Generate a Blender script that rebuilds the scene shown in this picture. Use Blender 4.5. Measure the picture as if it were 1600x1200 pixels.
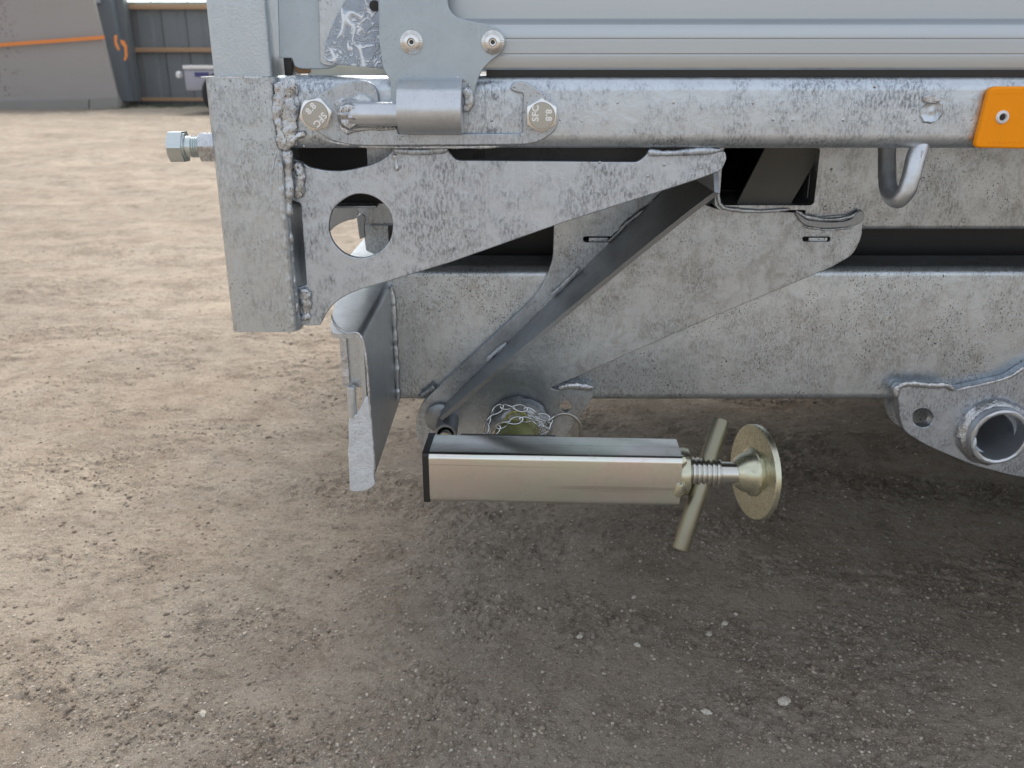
import bpy, bmesh, math, random
import numpy as np
from mathutils import Vector, Matrix, noise
random.seed(7)
R = math.radians
for o in list(bpy.data.objects): bpy.data.objects.remove(o)
S = bpy.context.scene
COL = S.collection
# ------------------------------------------------------------------ camera
F = 1389.0; TH = R(19.8); D = 0.73; HC = 0.70
cd = bpy.data.cameras.new('camera'); cam = bpy.data.objects.new('camera', cd); COL.objects.link(cam)
cam.location = (0, -D, HC); cam.rotation_euler = (R(90) - TH, 0, 0)
cd.sensor_width = 36; cd.lens = F / 1600 * 36; cd.clip_start = 0.02; cd.clip_end = 3000
cd.dof.use_dof = True; cd.dof.focus_distance = 0.80; cd.dof.aperture_fstop = 13
S.camera = cam
# ------------------------------------------------------------------ light
SUN_EL, SUN_AZ = R(46), R(12)       # azimuth measured from +Y towards +X
w = bpy.data.worlds.new('World'); S.world = w; w.use_nodes = True
nt = w.node_tree; nt.nodes.clear()
sky = nt.nodes.new('ShaderNodeTexSky'); sky.sky_type = 'NISHITA'; sky.sun_disc = False
sky.sun_elevation = SUN_EL; sky.sun_rotation = SUN_AZ
sky.air_density = 1.0; sky.dust_density = 4.0; sky.ozone_density = 1.0
hs = nt.nodes.new('ShaderNodeHueSaturation'); hs.inputs['Saturation'].default_value = 0.55
bg = nt.nodes.new('ShaderNodeBackground'); bg.inputs['Strength'].default_value = 0.15
wo = nt.nodes.new('ShaderNodeOutputWorld')
# thin overcast: a white cloud layer mixed over the sky
cl = nt.nodes.new('ShaderNodeMix'); cl.data_type = 'RGBA'; cl.inputs[7].default_value = (4.2, 4.45, 4.8, 1)
cn = nt.nodes.new('ShaderNodeTexNoise'); cn.inputs['Scale'].default_value = 2.2; cn.inputs['Detail'].default_value = 5
cr = nt.nodes.new('ShaderNodeMapRange'); cr.inputs[1].default_value = .3; cr.inputs[2].default_value = .7; cr.inputs[3].default_value = .25; cr.inputs[4].default_value = .75
tcw = nt.nodes.new('ShaderNodeTexCoord'); nt.links.new(tcw.outputs['Generated'], cn.inputs['Vector']); nt.links.new(cn.outputs['Fac'], cr.inputs[0]); nt.links.new(cr.outputs[0], cl.inputs[0])
nt.links.new(sky.outputs[0], hs.inputs['Color']); nt.links.new(hs.outputs[0], cl.inputs[6]); nt.links.new(cl.outputs[2], bg.inputs[0]); nt.links.new(bg.outputs[0], wo.inputs[0])
sl = bpy.data.lights.new('sun', 'SUN'); sl.energy = 2.2; sl.angle = R(42); sl.color = (1, .92, .82)
so = bpy.data.objects.new('sun', sl); COL.objects.link(so)
sd = Vector((math.sin(SUN_AZ) * math.cos(SUN_EL), math.cos(SUN_AZ) * math.cos(SUN_EL), math.sin(SUN_EL)))
so.rotation_euler = sd.to_track_quat('Z', 'Y').to_euler(); so.location = (1, 3, 5)
S.view_settings.view_transform = 'Standard'; S.view_settings.look = 'None'
S.view_settings.exposure = 0.80; S.view_settings.gamma = 1

# ------------------------------------------------------------------ helpers
def P(px, py, Y=0.0):
    """photo pixel -> point on the vertical plane at depth Y"""
    u = (px - 800) / F; v = (600 - py) / F
    dy = math.cos(TH) + v * math.sin(TH); dz = -math.sin(TH) + v * math.cos(TH)
    t = (Y + D) / dy
    return Vector((u * t, Y, HC + dz * t))
def G(px, py, z=0.0):
    u = (px - 800) / F; v = (600 - py) / F
    dy = math.cos(TH) + v * math.sin(TH); dz = -math.sin(TH) + v * math.cos(TH)
    t = (z - HC) / dz
    return Vector((u * t, dy * t - D, z))
def smooth(me, ang=35):
    me.polygons.foreach_set('use_smooth', [True] * len(me.polygons))
    me.set_sharp_from_angle(angle=R(ang))
def root(name, loc, label, cat, group=None, rot=(0, 0, 0)):
    o = bpy.data.objects.new(name, None); COL.objects.link(o); o.location = loc; o.rotation_euler = rot
    o.empty_display_size = .1
    o['label'] = label; o['category'] = cat
    if group: o['group'] = group
    return o
WL = {}
def wpos(o):
    return Vector((0, 0, 0)) if o is None else Vector(o.location) + wpos(o.parent)
def link(name, me, mat, parent=None, label=None, kind=None, sm=35, origin=None):
    """mesh built in world space; re-based onto its parent or origin"""
    base = wpos(parent)
    loc = Vector((0, 0, 0))
    if parent is None and origin is not None: loc = Vector(origin)
    me.transform(Matrix.Translation(-(base + loc)))
    if sm: smooth(me, sm)
    me.materials.clear(); me.materials.append(mat)
    o = bpy.data.objects.new(name, me); COL.objects.link(o); o.location = loc
    if parent: o.parent = parent
    if label: o['label'] = label
    if kind: o['kind'] = kind
    return o
def mesh(v, f):
    me = bpy.data.meshes.new('mesh'); me.from_pydata([tuple(p) for p in v], [], f); me.update(); return me
def bmmesh(bm):
    bmesh.ops.recalc_face_normals(bm, faces=bm.faces)
    me = bpy.data.meshes.new('mesh'); bm.to_mesh(me); bm.free(); return me
def catmull(pts, n=5, closed=True):
    out = []; N = len(pts)
    for i in range(N if closed else N - 1):
        if closed: p0, p1, p2, p3 = pts[i - 1], pts[i], pts[(i + 1) % N], pts[(i + 2) % N]
        else: p0, p1, p2, p3 = pts[max(i - 1, 0)], pts[i], pts[i + 1], pts[min(i + 2, N - 1)]
        p0, p1, p2, p3 = map(Vector, (p0, p1, p2, p3))
        for k in range(n):
            t = k / n
            out.append(.5 * ((2 * p1) + (-p0 + p2) * t + (2 * p0 - 5 * p1 + 4 * p2 - p3) * t * t + (-p0 + 3 * p1 - 3 * p2 + p3) * t ** 3))
    if not closed: out.append(Vector(pts[-1]))
    return out
def rounded(pts, r=4, n=4):
    """polygon (x,y[,r]) -> rounded corners"""
    out = []; N = len(pts)
    for i in range(N):
        p = pts[i]; rr = p[2] if len(p) > 2 else r
        p = Vector(p[:2]); a = Vector(pts[i - 1][:2]) - p; b = Vector(pts[(i + 1) % N][:2]) - p
        la, lb = a.length, b.length
        rr = min(rr, la * .48, lb * .48)
        if rr < .01: out.append(p); continue
        A = p + a / la * rr; B = p + b / lb * rr
        for k in range(n + 1):
            t = k / n
            out.append((1 - t) ** 2 * A + 2 * t * (1 - t) * p + t * t * B)
    return out
def circ(cx, cy, rx, ry=None, n=32):
    ry = ry or rx
    return [(cx + rx * math.cos(2 * math.pi * k / n), cy + ry * math.sin(2 * math.pi * k / n)) for k in range(n)]
def plate_mesh(outline, Y, th, holes=(), bev=.0008, wob=0.0):
    """outline in photo pixels on plane Y, extruded away from the camera by th; bevelled"""
    cu = bpy.data.curves.new('plate', 'CURVE'); cu.dimensions = '2D'; cu.fill_mode = 'BOTH'
    for pl in [outline] + list(holes):
        sp = cu.splines.new('POLY'); sp.points.add(len(pl) - 1); sp.use_cyclic_u = True
        for i, p in enumerate(pl):
            q = P(p[0], p[1], Y)
            dx = wob * noise.noise(Vector((q.x * 90, q.z * 90, 3)))
            dz = wob * noise.noise(Vector((q.x * 90, q.z * 90, 9)))
            sp.points[i].co = (q.x + dx, q.z + dz, 0, 1)
    cu.extrude = th / 2 - bev; cu.bevel_depth = bev; cu.bevel_resolution = 2; cu.offset = -bev
    ob = bpy.data.objects.new('tmp', cu); COL.objects.link(ob)
    dg = bpy.context.evaluated_depsgraph_get()
    me = bpy.data.meshes.new_from_object(ob.evaluated_get(dg))
    bpy.data.objects.remove(ob); bpy.data.curves.remove(cu)
    M = Matrix(((1, 0, 0, 0), (0, 0, -1, Y + th / 2), (0, 1, 0, 0), (0, 0, 0, 1)))
    me.transform(M)
    return me
def roundrect(x0, x1, y0, y1, r, n=6):
    out = []
    for cx, cy, a0 in ((x1 - r, y1 - r, 0), (x0 + r, y1 - r, 90), (x0 + r, y0 + r, 180), (x1 - r, y0 + r, 270)):
        for k in range(n + 1):
            a = R(a0 + 90 * k / n); out.append((cx + r * math.cos(a), cy + r * math.sin(a)))
    return out
def extrude_axis(prof, a0, a1, axis, inner=None, seg=1, caps=True, wob=0):
    """prof 2D list; axis 'x': (y,z); 'y': (x,z); 'z': (x,y)"""
    def mk(p, a):
        return {'x': (a, p[0], p[1]), 'y': (p[0], a, p[1]), 'z': (p[0], p[1], a)}[axis]
    v = []; f = []; N = len(prof)
    for s in range(seg + 1):
        a = a0 + (a1 - a0) * s / seg
        for p in prof:
            q = Vector(mk(p, a))
            if wob: q += Vector((noise.noise(q * 25), noise.noise(q * 25 + Vector((5, 5, 5))), noise.noise(q * 25 + Vector((9, 1, 5))))) * wob
            v.append(q)
    for s in range(seg):
        for i in range(N):
            j = (i + 1) % N; f.append((s * N + i, s * N + j, (s + 1) * N + j, (s + 1) * N + i))
    if inner:
        off = len(v)
        for a in (a0, a1):
            for p in inner: v.append(Vector(mk(p, a)))
        for i in range(N):
            j = (i + 1) % N; f.append((off + i, off + N + i, off + N + j, off + j))
            f.append((i, off + i, off + j, j)); k = seg * N
            f.append((k + i, k + j, off + N + j, off + N + i))
    elif caps:
        f.append(tuple(range(N))[::-1]); f.append(tuple(range(seg * N, seg * N + N)))
    me = mesh(v, f)
    bm = bmesh.new(); bm.from_mesh(me); bpy.data.meshes.remove(me); return bmmesh(bm)
def box_tube(x0, x1, y0, y1, z0, z1, axis, r=.004, wall=None):
    d = {'x': (y0, y1, z0, z1, x0, x1), 'y': (x0, x1, z0, z1, y0, y1), 'z': (x0, x1, y0, y1, z0, z1)}[axis]
    inner = None
    if wall: inner = roundrect(d[0] + wall, d[1] - wall, d[2] + wall, d[3] - wall, max(r - wall, .0006))
    return extrude_axis(roundrect(*d[:4], r), d[4], d[5], axis, inner)
def box(x0, x1, y0, y1, z0, z1, bev=.001):
    bm = bmesh.new(); bmesh.ops.create_cube(bm, size=1)
    for v in bm.verts: v.co = Vector((x0 + (v.co.x + .5) * (x1 - x0), y0 + (v.co.y + .5) * (y1 - y0), z0 + (v.co.z + .5) * (z1 - z0)))
    if bev: bmesh.ops.bevel(bm, geom=list(bm.edges), offset=bev, segments=2, affect='EDGES', profile=.6)
    return bmmesh(bm)
def frame(d):
    d = Vector(d).normalized(); a = Vector((0, 0, 1)) if abs(d.z) < .9 else Vector((1, 0, 0))
    u = d.cross(a).normalized(); return d, u, d.cross(u)
def lathe(prof, origin, axis, n=32, wob=0, inner_open=False):
    """prof: (r, t) along axis"""
    d, u, w_ = frame(axis); o = Vector(origin); v = []; f = []
    for r, t in prof:
        for k in range(n):
            a = 2 * math.pi * k / n
            p = o + d * t + (u * math.cos(a) + w_ * math.sin(a)) * r
            if wob: p += (u * math.cos(a) + w_ * math.sin(a)) * wob * noise.noise(p * 260)
            v.append(p)
    for s in range(len(prof) - 1):
        for k in range(n):
            j = (k + 1) % n; f.append((s * n + k, s * n + j, (s + 1) * n + j, (s + 1) * n + k))
    if not inner_open:
        f.append(tuple(range(n))); f.append(tuple(range((len(prof) - 1) * n, len(prof) * n)))
    bm = bmesh.new(); me = mesh(v, f); bm.from_mesh(me); bpy.data.meshes.remove(me); return bmmesh(bm)
def sweep(pts, rad, n=10, closed=False, wob=0, wfreq=200, flat=1.0, taper=False, low=0):
    """tube along 3D points; rad scalar or list"""
    pts = [Vector(p) for p in pts]; N = len(pts); v = []; f = []
    up = None
    for i, p in enumerate(pts):
        if closed: t = (pts[(i + 1) % N] - pts[i - 1]).normalized()
        else: t = (pts[min(i + 1, N - 1)] - pts[max(i - 1, 0)]).normalized()
        if up is None: _, up, _ = frame(t)
        up = (up - t * up.dot(t)).normalized(); b = t.cross(up)
        r = rad[i] if isinstance(rad, (list, tuple)) else rad
        if taper:
            e = min(i, N - 1 - i) / (N - 1) * 2; r *= math.sqrt(max(0.02, 1 - (1 - min(1, e * 3)) ** 2))
        for k in range(n):
            a = 2 * math.pi * k / n; dvec = up * math.cos(a) + b * math.sin(a)
            q = p + dvec * r
            if wob: q += dvec * wob * (noise.noise(q * wfreq) + .5 * noise.noise(q * wfreq * 2.3))
            if low: q += dvec * low * noise.noise(q * 70)
            if flat != 1: q.y = p.y + (q.y - p.y) * flat
            v.append(q)
    for i in range(N if closed else N - 1):
        for k in range(n):
            j = (k + 1) % n; i2 = (i + 1) % N; f.append((i * n + k, i * n + j, i2 * n + j, i2 * n + k))
    if not closed: f.append(tuple(range(n))); f.append(tuple(range((N - 1) * n, N * n)))
    bm = bmesh.new(); me = mesh(v, f); bm.from_mesh(me); bpy.data.meshes.remove(me); return bmmesh(bm)
def weld(pxs, Y, r, parent, name='weld_bead', wob=.0012, mat=None, label=None, flat=.62):
    """lumpy weld bead through pixel points; Y scalar or per point"""
    pts = []
    for i, p in enumerate(pxs):
        y = p[2] if len(p) > 2 else Y
        pts.append(P(p[0], p[1], y))
    path = []
    L = sum((pts[i + 1] - pts[i]).length for i in range(len(pts) - 1))
    dens = max(3, int(L / .0012 / (len(pts) - 1)))
    path = catmull(pts, dens, closed=False)
    acc = 0; rad = []
    for i, q in enumerate(path):
        if i: acc += (q - path[i - 1]).length
        rad.append(r * (1 + .06 * math.sin(acc / r * 2.2) + .42 * noise.noise(q * 95)))
    me = sweep(path, rad, n=16, wob=wob * .55, wfreq=260, taper=True, flat=flat, low=r * .5)
    return link(name, me, mat or M['weld'], parent, sm=60, label=label)
def joinmeshes(mes):
    bm = bmesh.new()
    for m_ in mes: bm.from_mesh(m_); bpy.data.meshes.remove(m_)
    me = bpy.data.meshes.new('mesh'); bm.to_mesh(me); bm.free(); return me
def text_mesh(s, size, depth):
    cu = bpy.data.curves.new('t', 'FONT'); cu.body = s; cu.size = size; cu.extrude = depth
    cu.align_x = 'CENTER'; cu.align_y = 'CENTER'; cu.space_character = 1.1; cu.offset = size * .035
    ob = bpy.data.objects.new('tmp', cu); COL.objects.link(ob)
    me = bpy.data.meshes.new_from_object(ob.evaluated_get(bpy.context.evaluated_depsgraph_get()))
    bpy.data.objects.remove(ob); bpy.data.curves.remove(cu); return me

# ------------------------------------------------------------------ materials
M = {}
class NT:
    def __init__(s, name):
        s.m = bpy.data.materials.new(name); s.m.use_nodes = True; s.t = s.m.node_tree; s.t.nodes.clear()
        s.out = s.n('ShaderNodeOutputMaterial'); s.b = s.n('ShaderNodeBsdfPrincipled'); s.l(s.b.outputs[0], s.out.inputs[0])
        s.tc = s.n('ShaderNodeTexCoord'); s.geo = s.n('ShaderNodeNewGeometry')
    def n(s, t, **k):
        x = s.t.nodes.new(t)
        for a, b in k.items(): setattr(x, a, b)
        return x
    def l(s, a, b): s.t.links.new(a, b)
    def pos(s, scale=(1, 1, 1), loc=(0, 0, 0), rot=(0, 0, 0)):
        mp = s.n('ShaderNodeMapping'); mp.inputs['Scale'].default_value = scale; mp.inputs['Location'].default_value = loc; mp.inputs['Rotation'].default_value = rot
        s.l(s.tc.outputs['Object'], mp.inputs[0]); return mp.outputs[0]
    def noise(s, vec, scale, detail=4, rough=.55, dist=0):
        x = s.n('ShaderNodeTexNoise'); x.inputs['Scale'].default_value = scale; x.inputs['Detail'].default_value = detail
        x.inputs['Roughness'].default_value = rough; x.inputs['Distortion'].default_value = dist; s.l(vec, x.inputs['Vector']); return x.outputs['Fac']
    def voro(s, vec, scale, feature='F1', out='Distance'):
        x = s.n('ShaderNodeTexVoronoi'); x.feature = feature; x.inputs['Scale'].default_value = scale; s.l(vec, x.inputs['Vector']); return x.outputs[out]
    def ramp(s, fac, stops, interp='LINEAR'):
        x = s.n('ShaderNodeValToRGB'); x.color_ramp.interpolation = interp; e = x.color_ramp.elements
        while len(e) < len(stops): e.new(.5)
        for el, (p, c) in zip(e, stops):
            el.position = p; el.color = (c, c, c, 1) if isinstance(c, (int, float)) else (*c, 1)
        s.l(fac, x.inputs[0]); return x.outputs[0]
    def mix(s, fac, a, b, mode='MIX'):
        x = s.n('ShaderNodeMix', data_type='RGBA', blend_type=mode)
        for v_, i in ((fac, 0), (a, 6), (b, 7)):
            if isinstance(v_, (int, float)): x.inputs[i].default_value = v_ if i == 0 else (v_, v_, v_, 1)
            elif isinstance(v_, tuple): x.inputs[i].default_value = (*v_, 1)
            else: s.l(v_, x.inputs[i])
        return x.outputs[2]
    def math(s, op, a, b=0.0):
        x = s.n('ShaderNodeMath', operation=op)
        for v_, i in ((a, 0), (b, 1)):
            if isinstance(v_, (int, float)): x.inputs[i].default_value = v_
            else: s.l(v_, x.inputs[i])
        return x.outputs[0]
    def bump(s, h, strength=.3, dist=.001, prev=None):
        x = s.n('ShaderNodeBump'); x.inputs['Strength'].default_value = strength; x.inputs['Distance'].default_value = dist
        s.l(h, x.inputs['Height'])
        if prev is not None: s.l(prev, x.inputs['Normal'])
        return x.outputs[0]
    def set(s, **k):
        for a, v_ in k.items():
            i = s.b.inputs[a.replace('_', ' ')]
            if isinstance(v_, tuple): i.default_value = (*v_, 1)
            elif isinstance(v_, (int, float)): i.default_value = v_
            else: s.l(v_, i)
def galv(name, light=(.60, .61, .62), dark=(.36, .37, .39), mott=.5, spec=.35, warm=0.25, rough=.36, grain=1.0, metal=.85, dirt=0.0, bumpy=.25, seed=0.0, tint=None):
    t = NT(name); p = t.pos(loc=(seed, seed * .7, seed * 1.3)); ps = t.pos(scale=(1, 1, .38), loc=(seed, 0, seed))
    big = t.noise(p, 13, 3, .6); mid = t.noise(p, 55, 5, .7, .3)
    fine = t.noise(ps, 520, 4, .78, .2); cells = t.voro(p, 165, out='Color'); cellv = t.ramp(cells, [(0, 0), (1, 1)])
    patch = t.ramp(t.math('ADD', t.math('MULTIPLY', big, .5), t.math('MULTIPLY', mid, .5)), [(.44, 0.0), (.56, 1)])
    f1 = t.ramp(fine, [(.42, 0), (.56, 1)])
    k = t.math('MULTIPLY', t.math('SUBTRACT', 1.0, f1), t.math('MULTIPLY', patch, mott * grain))
    c = t.mix(k, light, dark)
    c = t.mix(t.math('MULTIPLY', cellv, .42 * mott), c, tuple(min(1, x * 1.22) for x in light))
    c = t.mix(t.math('MULTIPLY', t.ramp(mid, [(.38, 0), (.66, 1)]), .14), c, tuple(x * .70 for x in light))
    # warm/cool bloom
    wn = t.noise(t.pos(loc=(3 + seed, 1, 2)), 7, 3, .6)
    c = t.mix(t.math('MULTIPLY', t.ramp(wn, [(.42, 0), (.62, 1)]), warm), c, (.57, .54, .50))
    # pin specks
    sp = t.ramp(t.noise(t.pos(scale=(1, 1, .7), loc=(seed, 4, 4)), 620, 2, .6), [(.61, 0), (.65, 1)])
    area = t.ramp(t.noise(t.pos(loc=(9, seed, 1)), 18, 4, .7), [(.44, 0), (.56, 1)])
    c = t.mix(t.math('MULTIPLY', t.math('MULTIPLY', sp, area), spec), c, (.07, .065, .06))
    if dirt:
        dn = t.ramp(t.noise(t.pos(scale=(1, 1, .6), loc=(2, 2, seed)), 42, 8, .82, .4), [(.50, 0), (.60, 1)])
        c = t.mix(t.math('MULTIPLY', dn, dirt), c, (.24, .21, .18))
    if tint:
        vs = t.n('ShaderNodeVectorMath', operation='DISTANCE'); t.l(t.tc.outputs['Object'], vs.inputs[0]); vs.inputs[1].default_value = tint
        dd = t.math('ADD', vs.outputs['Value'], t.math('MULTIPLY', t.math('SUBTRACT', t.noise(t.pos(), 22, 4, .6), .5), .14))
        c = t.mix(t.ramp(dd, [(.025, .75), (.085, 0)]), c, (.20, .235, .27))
    # pale scratches / runs
    sc = t.ramp(t.noise(t.pos(scale=(40, 40, 1.2), loc=(seed, 0, 0)), 6, 3, .6), [(.68, 0), (.74, 1)])
    c = t.mix(t.math('MULTIPLY', sc, .16), c, (.80, .81, .83))
    rr = t.math('ADD', rough - .14, t.math('ADD', t.math('MULTIPLY', t.mix(.5, mid, fine), .24), t.math('MULTIPLY', cellv, .07)))
    b = t.bump(mid, bumpy, .0022); b = t.bump(fine, bumpy * .7, .0003, b)
    t.set(Base_Color=c, Metallic=metal, Roughness=rr, Normal=b)
    M[name] = t.m; return t
galv('rail', light=(0.576, 0.630, 0.684), dark=(0.158, 0.173, 0.209), mott=1.0, spec=0.3, warm=0.08, rough=0.33)
galv('post', light=(0.540, 0.594, 0.639), dark=(0.240, 0.262, 0.292), mott=0.75, spec=0.6, warm=0.1, rough=0.31, seed=2)
galv('gusset', light=(0.546, 0.598, 0.660), dark=(0.168, 0.182, 0.217), mott=1.0, spec=0.3, warm=0.05, rough=0.37, seed=5)
galv('beam', light=(0.594, 0.648, 0.693), dark=(0.270, 0.285, 0.300), mott=0.85, spec=1.0, warm=0.12, rough=0.34, dirt=.2, seed=8)
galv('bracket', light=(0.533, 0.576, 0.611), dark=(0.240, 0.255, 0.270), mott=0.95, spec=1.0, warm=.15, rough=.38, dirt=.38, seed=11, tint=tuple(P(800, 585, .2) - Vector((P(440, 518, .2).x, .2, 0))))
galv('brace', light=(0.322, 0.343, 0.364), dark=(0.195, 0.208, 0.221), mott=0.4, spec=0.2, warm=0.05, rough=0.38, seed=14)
galv('sheet', light=(.46, .52, .56), dark=(.38, .43, .46), mott=.2, spec=.15, warm=.03, rough=.48, bumpy=.08, seed=17)
galv('channel', light=(0.576, 0.612, 0.639), dark=(0.368, 0.392, 0.416), mott=0.4, spec=0.4, warm=0, rough=0.34, bumpy=0.12, seed=20)
galv('weld', light=(0.627, 0.646, 0.674), dark=(0.240, 0.248, 0.272), mott=.8, spec=.9, warm=.12, rough=.29, bumpy=1.1, metal=.92, seed=23)
galv('plate', light=(.50, .54, .58), dark=(.26, .28, .31), mott=.6, spec=.6, warm=.08, rough=.36, seed=41)
galv('post_weld', light=(0.589, 0.616, 0.644), dark=(0.224, 0.240, 0.272), mott=.8, spec=1.0, warm=.1, rough=.30, bumpy=.9, seed=2)
galv('white_zinc', light=(.68, .72, .76), dark=(.48, .52, .56), mott=0.5, spec=0.3, warm=0, rough=0.45, bumpy=0.9, metal=0.45, seed=26)
galv('under', light=(.09, .09, .09), dark=(.05, .05, .05), mott=.5, spec=.3, warm=.1, rough=.6, metal=.4, seed=29)  # underside steel, colour blackened to hold the shade below the body and in tubes
galv('barrel', light=(.62, .65, .69), dark=(.46, .49, .53), mott=.35, spec=.15, warm=.05, rough=.34, bumpy=.15, seed=32)
# upper post: fine orange-peel
t = galv('peel', light=(.54, .59, .62), dark=(.44, .48, .51), mott=.3, spec=0, warm=0, rough=.40, seed=35)
t.set(Normal=t.bump(t.noise(t.pos(), 700, 2, .5), .6, .0004))
# rough patch plate: squiggly raised runs
t = NT('runs'); p = t.pos()
wv = t.noise(p, 70, 2, .5, 1.3); wv2 = t.noise(t.pos(scale=(1, 1, .6), loc=(4, 4, 4)), 45, 1, .5, 1.0)
ln = t.math('MAXIMUM', t.ramp(wv, [(.44, 0), (.47, 1), (.51, .1), (.56, 0), (.585, .9), (.62, 0)]), t.ramp(wv2, [(.48, 0), (.50, 1), (.52, 0)]))
fl = t.noise(p, 300, 3, .6)
c = t.mix(ln, t.mix(fl, (.26, .31, .38), (.44, .50, .58)), (.85, .90, .96))
t.set(Base_Color=c, Metallic=.6, Roughness=.42, Normal=t.bump(t.math('ADD', ln, t.math('MULTIPLY', fl, .4)), .8, .0008)); M['runs'] = t.m
# aluminium board profile
t = NT('board'); p = t.pos(scale=(1, 60, 60)); st = t.noise(p, 14, 4, .6); bl = t.noise(t.pos(), 9, 3, .5)
c = t.mix(st, (.46, .49, .51), (.50, .53, .55)); c = t.mix(t.ramp(bl, [(.4, 0), (.7, .35)]), c, (.50, .54, .58))
t.set(Base_Color=c, Metallic=.85, Roughness=t.math('ADD', .22, t.math('MULTIPLY', bl, .2)), Normal=t.bump(st, .02, .0003)); M['board'] = t.m
# zinc bolt
def simple(name, col, metal, rough, bs=0, bscale=300, var=.15, bd=.0004):
    t = NT(name); n1 = t.noise(t.pos(), bscale, 4, .6); n2 = t.noise(t.pos(), bscale * .12, 4, .6)
    c = t.mix(t.math('MULTIPLY', n2, var * 2), col, tuple(x * .55 for x in col))
    t.set(Base_Color=c, Metallic=metal, Roughness=t.math('ADD', rough - .06, t.math('MULTIPLY', n2, .14)))
    if bs: t.set(Normal=t.bump(n1, bs, bd))
    M[name] = t.m; return t
simple('bolt_zinc', (.66, .72, .72), .95, .28, .15)
simple('bolt_warm', (.50, .49, .45), .9, .36, .25)
simple('bolt_edge', (.85, .84, .82), .95, .22)
simple('letter', (.93, .93, .92), .3, .35)
simple('handle_zinc', (.33, .31, .23), .85, .36, .3, 200, .3)
simple('chrome', (.72, .71, .66), 1.0, .22, .15, 300, .35)
simple('wire', (.72, .74, .76), 1.0, .22)
simple('ring', (.50, .46, .42), .9, .35)
simple('dark_metal', (.08, .08, .085), .5, .5, .2)
simple('black', (.018, .017, .016), 0, .45, .1)
simple('rubber', (.02, .02, .021), 0, .7, .3)
simple('grommet', (.80, .80, .82), .3, .35)
simple('cream', (.62, .62, .56), .2, .5)
simple('brown', (.30, .17, .08), .1, .6, .4)
simple('grey_bar', (.13, .13, .12), .3, .6, .2)
simple('passivated', (.46, .44, .14), .8, .26, .15)
# yellowish zinc tube with drawn lines
t = NT('leg_zinc'); a = t.noise(t.pos(scale=(.6, 60, 60)), 5, 3, .6); h_ = t.noise(t.pos(scale=(1, 1.6, 1.6)), 13, 3, .55)
c = t.mix(a, (.74, .74, .69), (.80, .80, .76)); c = t.mix(t.ramp(h_, [(.42, 0), (.56, .7)]), c, (.70, .76, .66)); c = t.mix(t.ramp(t.noise(t.pos(loc=(5, 5, 5)), 16, 2), [(.5, 0), (.62, .55)]), c, (.80, .70, .69))
sm_ = t.ramp(t.noise(t.pos(scale=(.25, 22, 22), loc=(3, 3, 3)), 5, 2, .5), [(.60, 0), (.63, .5), (.66, 0)]); c = t.mix(sm_, c, (.40, .40, .36))
dust = t.ramp(t.noise(t.pos(loc=(1, 2, 3)), 60, 6, .8), [(.55, 0), (.72, .45)]); c = t.mix(dust, c, (.45, .42, .35))
spk = t.ramp(t.noise(t.pos(loc=(4, 2, 3)), 380, 2, .5), [(.70, 0), (.74, .6)]); c = t.mix(spk, c, (.25, .23, .18))
scr = t.ramp(t.noise(t.pos(scale=(3, 1, 30), loc=(6, 1, 1), rot=(0, .35, 0)), 14, 2, .5), [(.72, 0), (.735, .5), (.75, 0)]); c = t.mix(scr, c, (.92, .92, .90))
t.set(Base_Color=c, Metallic=1.0, Roughness=t.math('ADD', .13, t.math('ADD', t.math('MULTIPLY', t.noise(t.pos(), 30, 4), .10), t.math('MULTIPLY', dust, .35))), Normal=t.bump(a, .03, .0003)); M['leg_zinc'] = t.m
t = NT('leg_part'); a = t.noise(t.pos(), 160, 4, .6); h_ = t.noise(t.pos(), 40, 3, .55)
c = t.mix(h_, (.54, .54, .40), (.66, .64, .52)); c = t.mix(t.ramp(a, [(.6, 0), (.75, .5)]), c, (.25, .22, .16))
t.set(Base_Color=c, Metallic=.95, Roughness=t.math('ADD', .17, t.math('MULTIPLY', a, .2)), Normal=t.bump(a, .12, .0005)); M['leg_part'] = t.m
# orange reflector
t = NT('orange'); w1 = t.noise(t.pos(), 900, 2, .5); du = t.ramp(t.noise(t.pos(scale=(1, 1, .5)), 50, 6, .8), [(.52, 0), (.75, .35)])
t.set(Base_Color=t.mix(du, t.mix(w1, (1.0, .30, .0), (1.0, .36, .0)), (.75, .28, .02)), Specular_IOR_Level=.25, Roughness=.42, Normal=t.bump(w1, .2, .0003)); M['orange'] = t.m
# ground
t = NT('dirt'); p = t.pos()
n1 = t.noise(p, 1.3, 6, .6); n2 = t.noise(p, 8, 6, .7); n3 = t.noise(p, 110, 5, .75); n4 = t.noise(p, 520, 3, .7); n5 = t.noise(t.pos(loc=(7, 7, 7)), 3.5, 5, .6)
c = t.mix(t.ramp(n1, [(.40, 0), (.60, 1)]), (.32, .268, .212), (.42, .358, .286))
c = t.mix(t.ramp(n5, [(.42, 0), (.62, .6)]), c, (.31, .275, .23))
c = t.mix(t.ramp(n2, [(.46, 0), (.64, .6)]), c, (.215, .172, .132))
c = t.mix(t.ramp(n3, [(.34, .6), (.48, 0)]), c, (.12, .09, .068))
c = t.mix(t.ramp(n3, [(.58, 0), (.70, .5)]), c, (.42, .365, .295))
n6 = t.noise(t.pos(scale=(.7, 1, 1)), 30, 6, .75); c = t.mix(t.ramp(n6, [(.36, .6), (.47, 0)]), c, (.17, .14, .11)); c = t.mix(t.ramp(n6, [(.56, 0), (.66, .4)]), c, (.45, .40, .33))
c = t.mix(t.ramp(n4, [(.60, 0), (.65, .85)]), c, (.66, .61, .53))
c = t.mix(t.ramp(n4, [(.32, .6), (.39, 0)]), c, (.09, .07, .055))
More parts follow.
